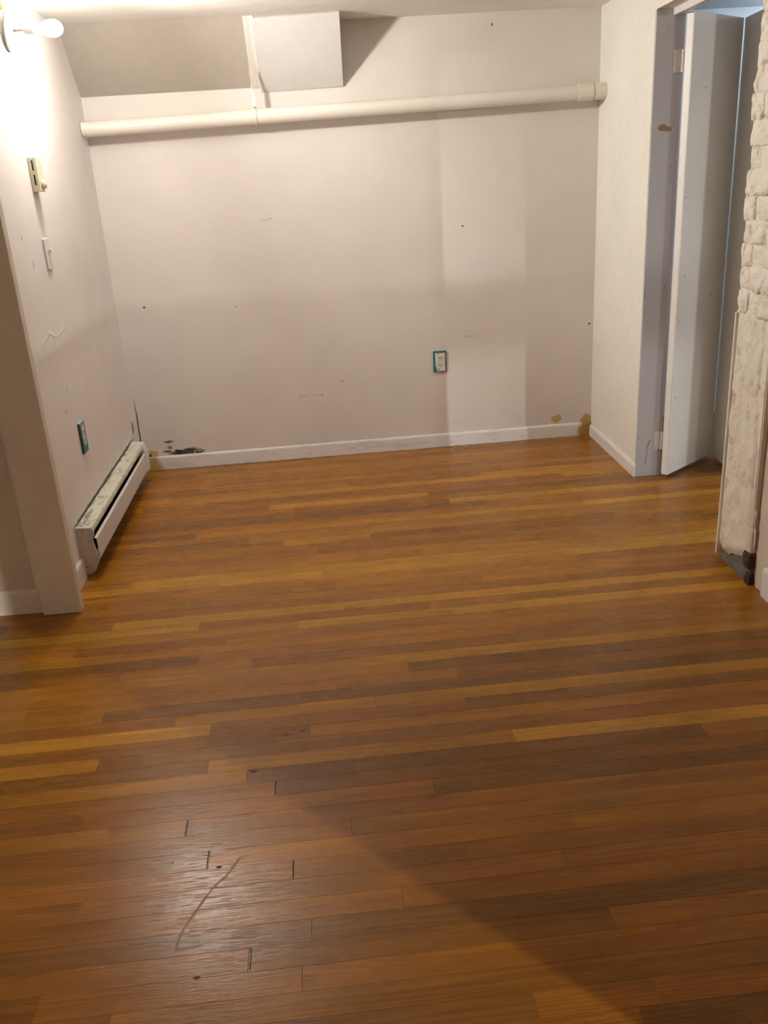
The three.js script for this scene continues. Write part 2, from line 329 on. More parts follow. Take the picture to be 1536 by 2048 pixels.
const leftP = [-1.114, 0, -3.2], leftR = 0.025;   // own frame: +x out of the wall, -z along it to the back
const wallLeft = mesh('wall_left', new THREE.BoxGeometry(0.1, CEIL, LW).translate(-0.05, CEIL / 2, LZ0 - LW / 2), M.left);
wallLeft.position.set(...leftP); wallLeft.rotation.y = leftR;
tag(wallLeft, 'pale left wall carrying the bare lamp, switch and heater', 'wall', 'structure');
const onLeft = (o) => { o.position.set(...leftP); o.rotation.y = leftR; return o; };
const leftThing = (name) => onLeft(group(name));
// z of the room to the coordinate along the left wall
const LZ = (z) => z + 3.2;

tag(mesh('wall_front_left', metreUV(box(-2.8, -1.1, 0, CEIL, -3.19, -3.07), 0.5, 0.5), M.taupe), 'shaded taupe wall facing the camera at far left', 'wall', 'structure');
tag(mesh('trim_1', metreUV(rbox(-1.19, -1.046, 0, CEIL - 0.001, -3.07, -3.03, 0.004), 0.5, 0.5), M.casing), 'flat painted corner board at the front end of the left wall', 'trim', 'structure');
tag(mesh('wall_side_left', metreUV(box(-2.8, -2.7, 0, CEIL, -3.07, 1.95), 0.5, 0.5), M.unseen), 'unseen side wall left of the camera, dark brown to limit bounced light', 'wall', 'structure');
tag(mesh('wall_rear', metreUV(box(-2.7, 1.575, 0, CEIL, 1.82, 1.94), 0.5, 0.5), M.unseen), 'unseen wall behind the camera, dark brown to limit bounced light', 'wall', 'structure');

// right wall with the doorway: wall, header and reveal
const RX = 1.455, RO = 1.575, JZ = -4.06, CZ = -3.07, HEAD = 2.072;
tag(mesh('wall_right', metreUV(bare([box(RX, RO, 0, CEIL, -5.0, JZ - 0.015), box(RX, RO, HEAD, CEIL, JZ - 0.015, CZ)]), 0.5, 0.5), M.cream), 'bright cream right wall ending at the doorway', 'wall', 'structure');
const jambMap = tex(128, 1024, (u, v, o) => {
  const x = u * 0.125, y = v * HEAD, n = fbm(x * 60, y * 60, 3) - 0.5; let c = 0.98 + 0.05 * (fbm(x * 9, y * 3, 3) - 0.5), r = c, g = c, b = c;
  const dk = (a, cr, cg, cb) => { a = clamp(a); r = lerp(r, cr, a); g = lerp(g, cg, a); b = lerp(b, cb, a); };
  const chip = Math.max(blot(x, y, 0.048, 1.612, 0.026, 0.017), blot(x, y, 0.072, 1.605, 0.024, 0.012));
  dk(step(0.46, 0.54, chip + 0.3 * n) * step(1.594, 1.597, y + 0.1 * n * 0.05), 0.74, 0.6, 0.42);
  for (const [a, e, w, h] of [[0.1, 1.63, 0.003, 0.008], [0.1, 1.45, 0.003, 0.007], [0.098, 1.39, 0.003, 0.012], [0.05, 1.99, 0.003, 0.005], [0.1, 0.93, 0.003, 0.018], [0.098, 0.66, 0.003, 0.006], [0.1, 0.58, 0.003, 0.012], [0.004, 0.9, 0.003, 0.04], [0.002, 0.4, 0.003, 0.006], [0.006, 0.2, 0.004, 0.006]]) dk(0.6 * step(0.35, 0.8, blot(x, y, a, e, w * 0.7, h * 0.8)), 0.42, 0.37, 0.34);
  dk(0.55 * seg(x, y, 0.05, 0.145, 0.066, 0.185, 0.003), 0.35, 0.32, 0.32); dk(0.45 * seg(x, y, 0.045, 0.06, 0.055, 0.14, 0.0025), 0.4, 0.36, 0.36);
  o[0] = r; o[1] = g; o[2] = b;
});
tag(mesh('trim_2', new RoundedBoxGeometry(0.125, HEAD, 0.016, 2, 0.002).translate(RX - 0.003 + 0.0625, HEAD / 2, JZ - 0.008), M.jamb = mat([0.5, 0.49, 0.505], 0.42, { map: jambMap })), 'chipped greyish white door jamb facing the camera beside the folded door', 'door jamb', 'structure');
tag(mesh('trim_3', bare([rbox(1.524, 1.56, 2.044, HEAD, JZ, CZ, 0.002), rbox(1.560, RO, 2.056, HEAD, JZ, CZ, 0.002)]), M.trim), 'white stop strip under the head of the doorway', 'trim', 'structure');

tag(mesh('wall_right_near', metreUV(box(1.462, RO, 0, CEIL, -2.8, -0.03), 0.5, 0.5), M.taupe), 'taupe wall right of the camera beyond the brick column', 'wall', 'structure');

// adjoining room behind the doorway
tag(mesh('wall_hall', metreUV(bare([box(RO, 6.8, 0, CEIL, -5.25, -5.13), box(6.68, 6.8, 0, CEIL, -5.13, 5.3), box(1.455, 6.8, 0, CEIL, 5.18, 5.3), box(1.455, RO, 0, CEIL, 1.94, 5.18)]), 0.5, 0.5), M.blue), 'pale blue walls of the room behind the folded door', 'wall', 'structure');
tag(mesh('ceiling_hall', metreUV(box(RO, 6.8, CEIL, CEIL + 0.12, -5.25, 5.3), 0.5, 0.5), M.blue), 'blue grey ceiling seen over the top of the folded door', 'ceiling', 'structure');
// unseen partition; its rail is placed to shade a band on wall and door
{
  const g = group('wall_unseen_partition', [4.44, 0, 1.74], 0.42);
  tag(g, 'unseen partition of the adjoining room, placed to shade a band on the back wall', 'partition', 'structure');
  mesh('partition_panel', metreUV(box(0, 2.36, 0, CEIL, -0.05, 0.05), 0.5, 0.5), M.hall, g);
  mesh('rail', box(-2.3, 0, 1.642, 1.742, -0.04, 0.04), M.trim, g);
  mesh('post', box(-2.38, -2.3, 0, CEIL, -0.05, 0.05), M.trim, g);
}

// baseboards
function skirting(len, h, d = 0.013) {   // profile in (out, up), swept along x from 0 to len, wall plane at z = 0
  return extrudeX([[0, 0], [d, 0], [d, h - 0.014], [d - 0.002, h - 0.006], [d - 0.006, h - 0.001], [d - 0.009, h], [0, h]], 0, len);
}
const bbMap = tex(1024, 64, (u, v, o) => {   // along 2.6 m
  const x = u * 2.6 - 1.28 + 0.16, y = v * 0.081, n = fbm(x * 30, y * 30, 3) - 0.5; let c = 1 - 0.06 * step(0.55, 0.75, fbm(x * 9, y * 30, 4)), r = c, g = c, b = c;
  const dk = (a, cr, cg, cb) => { a = clamp(a); r = lerp(r, cr, a); g = lerp(g, cg, a); b = lerp(b, cb, a); };
  dk(0.8 * step(-1.03, -1.062, x + 0.03 * n + 0.25 * (y - 0.03)), 0.7, 0.57, 0.3);
  dk(0.9 * step(1.365, 1.4, x + 0.05 * n), 0.66, 0.52, 0.27);
  for (const cx of [-0.99, -0.2, 0.63, 1.05, 0.35]) dk(0.1 * step(0.4, 0.7, blot(x, y, cx, 0.03 + 0.02 * n, 0.02, 0.012)), 0.5, 0.45, 0.42);
  dk(0.5 * step(0.004, 0.001, y + 0.003 * n), 0.2, 0.15, 0.1);
  o[0] = r; o[1] = g; o[2] = b;
});
function alongUV(g, len, h) { const p = g.attributes.position, uv = g.attributes.uv; for (let i = 0; i < p.count; i++) uv.setXY(i, p.getX(i) / len, p.getY(i) / h); return g; }
{
  const o = mesh('baseboard_back', alongUV(skirting(2.6, 0.081), 2.6, 0.081).translate(-1.28, 0, 0), mat([0.76, 0.735, 0.73], 0.4, { map: bbMap }));
  o.position.set(...backFrame.p); o.rotation.y = backFrame.r; tag(o, 'white baseboard along the back wall with yellow stained ends', 'baseboard', 'structure');
}
{
  const o = mesh('baseboard_right', skirting(0.775, 0.066), M.trim); o.rotation.y = -Math.PI / 2; o.position.set(RX, 0, JZ - 0.012 - 0.765);
  tag(o, 'white baseboard at the foot of the cream right wall', 'baseboard', 'structure');
}
{
  const o = mesh('baseboard_left', skirting(0.17, 0.092).rotateY(Math.PI / 2).translate(0, 0, 0.02), M.trim); onLeft(o);
  tag(o, 'short white baseboard piece in front of the heater', 'baseboard', 'structure');
}
{
  const o = mesh('baseboard_front_left', skirting(1.51, 0.1), M.casing); o.position.set(-2.7, 0, -3.07);
  tag(o, 'shaded baseboard left of the corner board', 'baseboard', 'structure');
}
{
  const o = mesh('baseboard_near_right', skirting(2.67, 0.11, 0.016).rotateY(-Math.PI / 2), M.white); o.position.set(1.462, 0, -2.71);
  tag(o, 'white baseboard starting beside the brick column', 'baseboard', 'structure');
}

// boxed soffit along the top of the back wall
{
  const g = group('soffit', backFrame.p, backFrame.r);
  tag(g, 'slanted boxing under the ceiling, tan at left and white at right', 'soffit', 'structure');
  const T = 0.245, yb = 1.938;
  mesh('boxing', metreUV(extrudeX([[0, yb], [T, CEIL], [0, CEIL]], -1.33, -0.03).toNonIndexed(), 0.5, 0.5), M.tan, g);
  const L = Math.hypot(T, CEIL - yb), a = Math.atan2(T, CEIL - yb);
  const slab = new RoundedBoxGeometry(0.412, L + 0.012, 0.016, 2, 0.003);
  const p = mesh('white_panel', metreUV(slab.translate(0, (L + 0.012) / 2 - 0.012, 0.006), 0.8, 0.8), M.panel, g);
  p.position.set(-0.225, yb - 0.004, 0.002); p.rotation.set(a, 0, 0); p.rotateZ(0.022);
  const strip = mesh('joint_tape', new RoundedBoxGeometry(0.05, L, 0.005, 2, 0.002).translate(0, L / 2, 0.002), M.wall, g);
  strip.position.set(-0.45, yb, 0); strip.rotation.x = a;
}

// ---------- folded door ----------
function hinge(parent, w, h) {   // leaf in the xy plane, barrel along y at x = 0
  const leaf = bare([rbox(-w, 0, -h / 2, h / 2, 0, 0.003, 0.001, 1), ...[-0.36, 0, 0.36].map((k) => new THREE.CylinderGeometry(0.0035, 0.0035, 0.002, 10).rotateX(Math.PI / 2).translate(-w * (k ? 0.62 : 0.4), k * h, 0.0035))]);
  const barrel = bare([-0.4, -0.2, 0, 0.2, 0.4].map((k) => new THREE.CylinderGeometry(0.0065, 0.0065, h * 0.19, 14).translate(0, k * h, 0.005)));
  const o = mesh('hinge', leaf, M.metal, parent); mesh('barrel', barrel, M.metal, o); return o;
}
{
  const B = [1.594, 0, -4.006], phi = 0.68, LEN = 0.43, TH = 0.035;
  const d = group('door_1', B, phi);
  tag(d, 'grey white two-leaf folding door standing open beside the jamb', 'door', 'structure');
  const y0 = 0.016, y1 = 2.05;
  const leafMap = tex(256, 1024, (u, v, o) => {
    const c = 0.98 + 0.04 * (fbm(u * 4, v * 14, 3) - 0.5); let m = c;
    for (const [a, e] of [[0.06, 0.37], [0.08, 0.19], [0.72, 0.415], [0.12, 0.47], [0.05, 0.64], [0.3, 0.86], [0.1, 0.03]]) m = lerp(m, 0.4, 0.7 * step(0.35, 0.6, blot(u, v, a, e, 0.012, 0.002)));
    o[0] = o[1] = o[2] = m;
  });
  const face = mat([0.86, 0.86, 0.83], 0.4, { map: leafMap });
  // hollow-core leaf: two skins and a solid lipping between them
  const leaf = (parent, LEN) => {
    const l = mesh('door_leaf', rbox(0, LEN, y0, y1, -0.004, 0, 0.0015, 1), face, parent);
    mesh('lipping', bare([box(0.0, 0.03, y0, y1 - 0.002, -TH + 0.004, -0.0045), box(LEN - 0.03, LEN, y0, y1 - 0.002, -TH + 0.004, -0.0045), box(0.03, LEN - 0.03, y1 - 0.03, y1 - 0.002, -TH + 0.004, -0.0045), box(0.03, LEN - 0.03, y0, y0 + 0.03, -TH + 0.004, -0.0045)]), M.doorEdge, l);
    mesh('back_skin', box(0, LEN, y0, y1, -TH, -TH + 0.0038), M.door, l);
    return l;
  };
  leaf(d, LEN);
  const second = new THREE.Group(); second.name = 'second_leaf'; d.add(second);
  const E = [1.594 + 0.777 * (LEN + 0.009), -4.006 - 0.629 * (LEN + 0.009)];
  const dx = E[0] - B[0], dz = E[1] - B[2];
  second.position.set(dx * Math.cos(phi) - dz * Math.sin(phi), 0, dx * Math.sin(phi) + dz * Math.cos(phi));
  // second leaf runs forward and slightly left: direction (-0.1, 0.995), visible face to -x
  second.rotation.y = -1.671 - phi;
  const l2 = leaf(second, 0.325);
  for (const y of [1.84, 1.02, 0.17]) { const h = hinge(second, 0.016, 0.085); h.position.set(0.004, y, -0.012); }
  void l2;
  // two hinges on the jamb
  for (const y of [1.87, 0.182]) {
    const h = new THREE.Group(); const o = hinge(d, 0.038, 0.089); void h;
    // leaf lies on the jamb face, in front of it
    const wx = 1.5745, wz = JZ + 0.001, ax = wx - B[0], az = wz - B[2];
    o.position.set(ax * Math.cos(phi) - az * Math.sin(phi), y, ax * Math.sin(phi) + az * Math.cos(phi)); o.rotation.y = -phi;
  }
}

// ---------- drain pipe along the back wall ----------
let pipe;
{
  const g = group('drain_pipe', [backFrame.p[0], 1.806, backFrame.p[2]], backFrame.r);
  tag(g, 'cream painted drain pipe crossing the back wall below the soffit', 'pipe');
  pipe = g;
  const tilt = 0.0147, R = 0.0358, Z = 0.1;
  const put = (name, geo, m) => { const o = mesh(name, geo, m, g); o.position.z = Z; o.rotation.z = tilt; return o; };
  put('pipe_run', cylX(R, -1.31, 1.24), M.pipe);
  put('coupling', bare([cylX(R + 0.0045, 1.152, 1.225, 40), new THREE.TorusGeometry(R + 0.003, 0.0022, 8, 40).rotateY(Math.PI / 2).translate(1.153, 0, 0)]), M.pipe);
  put('hub', cylX(R + 0.003, 1.232, 1.298, 40), M.pipe);
}
{
  const g = new THREE.Group(); g.name = 'hanger_strap'; pipe.add(g); g.position.set(-0.468, -0.0068, 0.1);
  g.userData = { label: 'thin twisted metal hanger strap round the pipe' };
  mesh('band', bare([new THREE.CylinderGeometry(0.0385, 0.0385, 0.016, 40, 1, true).rotateZ(Math.PI / 2), rbox(-0.008, 0.008, 0.03, 0.055, -0.004, 0.004, 0.001, 1)]), mat([0.74, 0.67, 0.57], 0.4, { side: THREE.DoubleSide }), g);
  mesh('screw', new THREE.CylinderGeometry(0.003, 0.003, 0.006, 10).rotateX(Math.PI / 2).translate(0, 0.042, 0.006), M.dark, g);
  // twisted tail up to the slanted panel
  const N = 14, pos = [], idx = [];
  for (let i = 0; i <= N; i++) {
    const t = i / N, x = lerp(0, -0.008, t), y = lerp(0.048, 0.205, t), z = lerp(0, 0.035, t) - 0.015 * Math.sin(t * 3.14), tw = 1.45 * sm(clamp(t * 1.6)), w = 0.0105;
    pos.push(x - w * Math.cos(tw), y, z - w * Math.sin(tw), x + w * Math.cos(tw), y, z + w * Math.sin(tw));
    if (i) { const k = 2 * i; idx.push(k - 2, k - 1, k + 1, k - 2, k + 1, k); }
  }
  const s = new THREE.BufferGeometry(); s.setAttribute('position', new THREE.Float32BufferAttribute(pos, 3)); s.setIndex(idx); s.computeVertexNormals();
  const back = s.clone().translate(0, 0, 0.0012);
  mesh('hanger', mergeGeometries([s, back]), mat([0.72, 0.66, 0.57], 0.45, { side: THREE.DoubleSide }), g);
}

// ---------- left wall fittings (own frame: +x out, -z to the back) ----------
{
  const g = leftThing('wall_lamp'); const z = LZ(-3.72), Y = 2.07;
  tag(g, 'bare lit bulb on a loose round wall plate near the ceiling', 'lamp');
  const dish = new THREE.LatheGeometry([[0.001, 0.018], [0.03, 0.018], [0.05, 0.014], [0.062, 0.007], [0.066, 0], [0.064, -0.001], [0.06, 0.004], [0.03, 0.012], [0.001, 0.012]].map(([r, h]) => new THREE.Vector2(r, h)), 40).rotateZ(-Math.PI / 2);
  const p = mesh('wall_plate', dish, mat([0.24, 0.23, 0.21], 0.5), g); mesh('gap_shade_ring', new THREE.TorusGeometry(0.0655, 0.0022, 8, 48).rotateY(Math.PI / 2), M.dark, p); p.position.set(0.012, Y - 0.006, z + 0.01); p.rotation.z = -0.12; p.rotation.y = 0.06;  // dark ring stands in for the shaded gap behind the plate
  mesh('wire_nut', new THREE.LatheGeometry([[0.001, 0.026], [0.006, 0.025], [0.0095, 0.006], [0.011, 0], [0.001, 0]].map(([r, h]) => new THREE.Vector2(r, h)), 12).translate(0.012, Y + 0.062, z + 0.045), mat([0.35, 0.12, 0.008], 0.5), g);
  mesh('arm', cylX(0.005, 0.02, 0.07, 14).translate(0, Y, z), mat([0.2, 0.19, 0.18], 0.5), g);
  mesh('socket', new THREE.LatheGeometry([[0.001, 0], [0.012, 0], [0.016, 0.006], [0.017, 0.04], [0.015, 0.042], [0.001, 0.042]].map(([r, h]) => new THREE.Vector2(r, h)), 24).rotateZ(-Math.PI / 2).translate(0.064, Y, z), mat([0.2, 0.18, 0.17], 0.5), g);
  const glow = new THREE.MeshStandardMaterial({ color: 0xffffff, roughness: 0.5, emissive: new THREE.Color(...LAMP.color), emissiveIntensity: 18 });
  const bulb = mesh('bulb', new THREE.LatheGeometry([[0.0135, 0], [0.014, 0.012], [0.02, 0.03], [0.027, 0.046], [0.0305, 0.064], [0.0285, 0.082], [0.02, 0.097], [0.009, 0.104], [0.001, 0.105]].map(([r, h]) => new THREE.Vector2(r, h)), 32).rotateZ(-Math.PI / 2).translate(0.104, Y, z), glow, g);
  mesh('pull_cord', bare([new THREE.CylinderGeometry(0.0018, 0.0018, 0.06, 8).translate(0.1, Y - 0.045, z), new THREE.CylinderGeometry(0.0035, 0.003, 0.04, 10).translate(0.1, Y - 0.08, z)]), M.plate, g);
  const pl = new THREE.PointLight(new THREE.Color(...LAMP.color), LAMP.all); pl.position.set(0.168, Y, z); pl.castShadow = true; pl.shadow.radius = 2; g.add(pl);
  const sp = new THREE.SpotLight(new THREE.Color(...LAMP.color), LAMP.forward, 0, 1.3, 1); sp.position.set(0.2, Y, z); sp.castShadow = true; sp.shadow.radius = 2; g.add(sp);
  sp.target.position.set(2.2, Y + 0.12, z); g.add(sp.target); void bulb;
}
{
  const g = leftThing('thermostat'); const zf = LZ(-3.678), zb = LZ(-3.752);
  tag(g, 'ivory wall thermostat with two dark vents and a round dial', 'thermostat');
  mesh('body', rbox(0, 0.03, 1.508, 1.634, zb, zf, 0.003), M.ivory, g);
  for (const [a, b] of [[1.585, 1.622], [1.532, 1.57]]) mesh('vent', rbox(0.013, 0.019, a, b, zf - 0.006, zf + 0.0012, 0.0005, 1), M.black, g);
  mesh('dial', new THREE.LatheGeometry([[0.001, 0.016], [0.014, 0.015], [0.0165, 0.011], [0.018, 0], [0.001, 0]].map(([r, h]) => new THREE.Vector2(r, h)), 28).rotateZ(-Math.PI / 2).translate(0.03, 1.535, (zf + zb) / 2), M.ivory, g);
}
{
  const g = leftThing('light_switch'); const zf = LZ(-3.668), zb = LZ(-3.738), zm = (zf + zb) / 2;
  tag(g, 'white toggle light switch below the ivory thermostat', 'switch');
  mesh('plate', rbox(0, 0.008, 1.215, 1.334, zb, zf, 0.003), M.white, g);
  const t = mesh('toggle', rbox(0, 0.02, -0.006, 0.006, -0.005, 0.005, 0.002), M.plate, g); t.position.set(0.004, 1.281, zm); t.rotation.z = 0.45;
  for (const y of [1.305, 1.245]) mesh('screw', cylX(0.003, 0.008, 0.0092, 12).translate(0, y, zm), M.metal, g);
}
// duplex outlet, face along +z, centre at the origin
function outletFaces(g, turn) {
  const put = (name, geo, m) => { const o = mesh(name, geo, m, g); o.rotation.y = turn; return o; };
  for (const s of [1, -1]) {
    const f = put('receptacle', rbox(-0.0165, 0.0165, s * 0.0195 - 0.0135, s * 0.0195 + 0.0135, 0.009, 0.0118, 0.006, 3), M.plate);
    for (const x of [-0.0065, 0.0065]) mesh('slot', box(x - 0.0022, x + 0.0022, s * 0.0195 - 0.001, s * 0.0195 + 0.008, 0.0114, 0.0122), M.black, f);
    mesh('slot', new THREE.CylinderGeometry(0.0027, 0.0027, 0.001, 14).rotateX(Math.PI / 2).translate(0, s * 0.0195 - 0.0075, 0.0119), M.black, f);
  }
  put('screw', new THREE.CylinderGeometry(0.0028, 0.0028, 0.0012, 12).rotateX(Math.PI / 2).translate(0, 0, 0.0107), M.metal);
  return put;
}
{
  const g = group('wall_outlet', [0.5765, 0.5, -4.8385], 0.02); g.rotation.z = -0.01;
  tag(g, 'double wall outlet on the back wall with torn teal tape round it', 'outlet');
  const put = outletFaces(g, 0);
  put('cover_plate', rbox(-0.034, 0.034, -0.057, 0.057, 0, 0.0092, 0.003), M.plate);
  const tape = (pts, z0 = 0.0088, z1 = 0.0102) => new THREE.ExtrudeGeometry(new THREE.Shape(pts.map(([x, y]) => new THREE.Vector2(x, y))), { depth: z1 - z0, bevelEnabled: false }).translate(0, 0, z0);
  put('tape', bare([
    tape([[-0.0365, 0.058], [0.036, 0.059], [0.036, 0.049], [0.01, 0.0485], [-0.028, 0.05], [-0.0265, 0.02], [-0.026, -0.02], [-0.022, -0.033], [-0.0125, -0.057], [-0.0365, -0.059]]),
    box(-0.0375, -0.034, -0.059, 0.058, 0, 0.0102), box(-0.0365, 0.036, 0.057, 0.0595, 0, 0.0102),
  ]), M.teal);
  put('tape', bare([tape([[0.0295, 0.05], [0.036, 0.05], [0.0365, -0.058], [-0.006, -0.058], [-0.004, -0.0535], [0.028, -0.0545], [0.031, -0.04], [0.0285, -0.03]]), box(0.034, 0.0365, -0.058, 0.05, 0, 0.0102)]), mat([0.09, 0.12, 0.1], 0.6));
  for (const c of [tape([[-0.0095, 0.05], [-0.007, 0.05], [-0.008, 0.036], [-0.0095, 0.036]], 0.009, 0.0096), tape([[-0.009, 0.01], [-0.008, 0.01], [-0.0075, -0.004], [-0.009, -0.004]], 0.009, 0.0096), tape([[-0.009, -0.038], [-0.006, -0.04], [-0.003, -0.052], [-0.007, -0.052]], 0.009, 0.0096)]) put('crack', c, M.dark);
}
{
  const zf = LZ(-3.667), zm = zf - 0.037;
  const g = onLeft(group('wall_outlet')); g.translateX(0); g.translateY(0.513); g.translateZ(zm);
  tag(g, 'teal taped wall outlet on the left wall above the heater', 'outlet');
  const put = outletFaces(g, Math.PI / 2);
  put('cover_plate', rbox(-0.0345, 0.0345, -0.06, 0.06, 0, 0.0092, 0.003), M.plate);
  const shape = new THREE.Shape([[-0.037, 0.063], [0.037, 0.063], [0.037, -0.067], [-0.037, -0.067]].map(([x, y]) => new THREE.Vector2(x, y)));
  shape.holes.push(new THREE.Path([[-0.012, 0.05], [0.026, 0.053], [0.027, -0.035], [0.005, -0.045], [-0.018, -0.01]].map(([x, y]) => new THREE.Vector2(x, y))));
  put('tape', new THREE.ExtrudeGeometry(shape, { depth: 0.0014, bevelEnabled: false }).translate(0, 0, 0.0088), M.teal);
  put('tape', bare([box(-0.0375, -0.036, -0.067, 0.063, 0, 0.0102), box(-0.037, 0.037, -0.068, -0.0665, 0, 0.0102)]), mat([0.015, 0.08, 0.085], 0.6));
  put('tape', rbox(-0.037, 0.03, 0.054, 0.066, 0, 0.0106, 0.002), M.tealPale);
}
// electric baseboard heater
{
  const g = leftThing('baseboard_heater'); const z0 = LZ(-3.35), z1 = LZ(-4.63);
  tag(g, 'grimy white baseboard heater along the foot of the left wall', 'heater');
  const topMap = tex(1024, 128, (u, v, o) => {
    const n = fbm(u * 26, v * 3.2, 5), e = fbm(u * 90, v * 12 + 4, 3);
    const a = clamp(step(0.45, 0.95, n * (0.75 + 0.5 * (1 - v))) * 0.6 + 0.1 * step(0.55, 0.75, e) * step(0.45, 0.05, v)), k = 0.97 - 0.08 * fbm(u * 12, v * 3 + 8, 3);
    o[0] = lerp(k, 0.3, a); o[1] = lerp(k, 0.27, a); o[2] = lerp(k * 0.95, 0.2, a);
  });
  const len = z0 - z1;
  const sweep = (pts, a, b) => new THREE.ExtrudeGeometry(new THREE.Shape(pts.map(([x, y]) => new THREE.Vector2(x, y))), { depth: a - b, bevelEnabled: false }).translate(0, 0, b);   // pts (out, up)
  const back = bare([sweep([[0, 0.05], [0.003, 0.05], [0.003, 0.222], [0, 0.222]], z0, z1)]);
  mesh('back_plate', back, M.dark, g);
  const top = sweep([[0.0, 0.221], [0.004, 0.223], [0.064, 0.217], [0.068, 0.205], [0.068, 0.196], [0.066, 0.196], [0.066, 0.204], [0.0625, 0.213], [0.002, 0.219]], z0 - 0.002, z1 + 0.002);
  { const p = top.attributes.position, uv = top.attributes.uv; for (let i = 0; i < p.count; i++) uv.setXY(i, (z0 - p.getZ(i)) / len, clamp(p.getX(i) / 0.068)); }
  mesh('top_cover', top, mat([0.8, 0.79, 0.74], 0.45, { map: topMap }), g);
  mesh('front_panel', sweep([[0.066, 0.172], [0.07, 0.174], [0.0775, 0.168], [0.0785, 0.085], [0.076, 0.077], [0.071, 0.075], [0.071, 0.077], [0.0755, 0.083], [0.0755, 0.166]], z0 - 0.012, z1 + 0.075), M.trim, g);
  mesh('fin_block', sweep([[0.01, 0.09], [0.05, 0.09], [0.05, 0.15], [0.01, 0.15]], z0 - 0.06, z1 + 0.1), M.black, g);
  const capPts = [[0, 0.221], [0.004, 0.224], [0.066, 0.219], [0.0705, 0.205], [0.0705, 0.19], [0.061, 0.168], [0.0735, 0.08], [0.0715, 0.07], [0.052, 0.03], [0.03, 0.018], [0.006, 0.018], [0.006, 0.06], [0, 0.07]];
  const cap = (a, b) => new THREE.ExtrudeGeometry(new THREE.Shape(capPts.map(([x, y]) => new THREE.Vector2(x, y))), { depth: a - b, bevelEnabled: true, bevelThickness: 0.001, bevelSize: 0.0008, bevelSegments: 1 }).translate(0, 0, b);
  const capM = mat([0.6, 0.58, 0.53], 0.5, { map: dirtyMap });
  mesh('end_cap', metreUV(bare([cap(z0, z0 - 0.012)]), 4, 4), capM, g);
  mesh('end_cap', bare([sweep([[0, 0.221], [0.004, 0.224], [0.066, 0.219], [0.0705, 0.205], [0.079, 0.175], [0.0795, 0.07], [0.06, 0.04], [0.0, 0.03]], z1 + 0.072, z1)]), M.trim, g);
  for (const y of [0.165, 0.05]) mesh('screw', new THREE.CylinderGeometry(0.0026, 0.0026, 0.002, 10).rotateX(Math.PI / 2).translate(y > 0.1 ? 0.055 : 0.02, y, z0 + 0.001), M.dark, g);
}

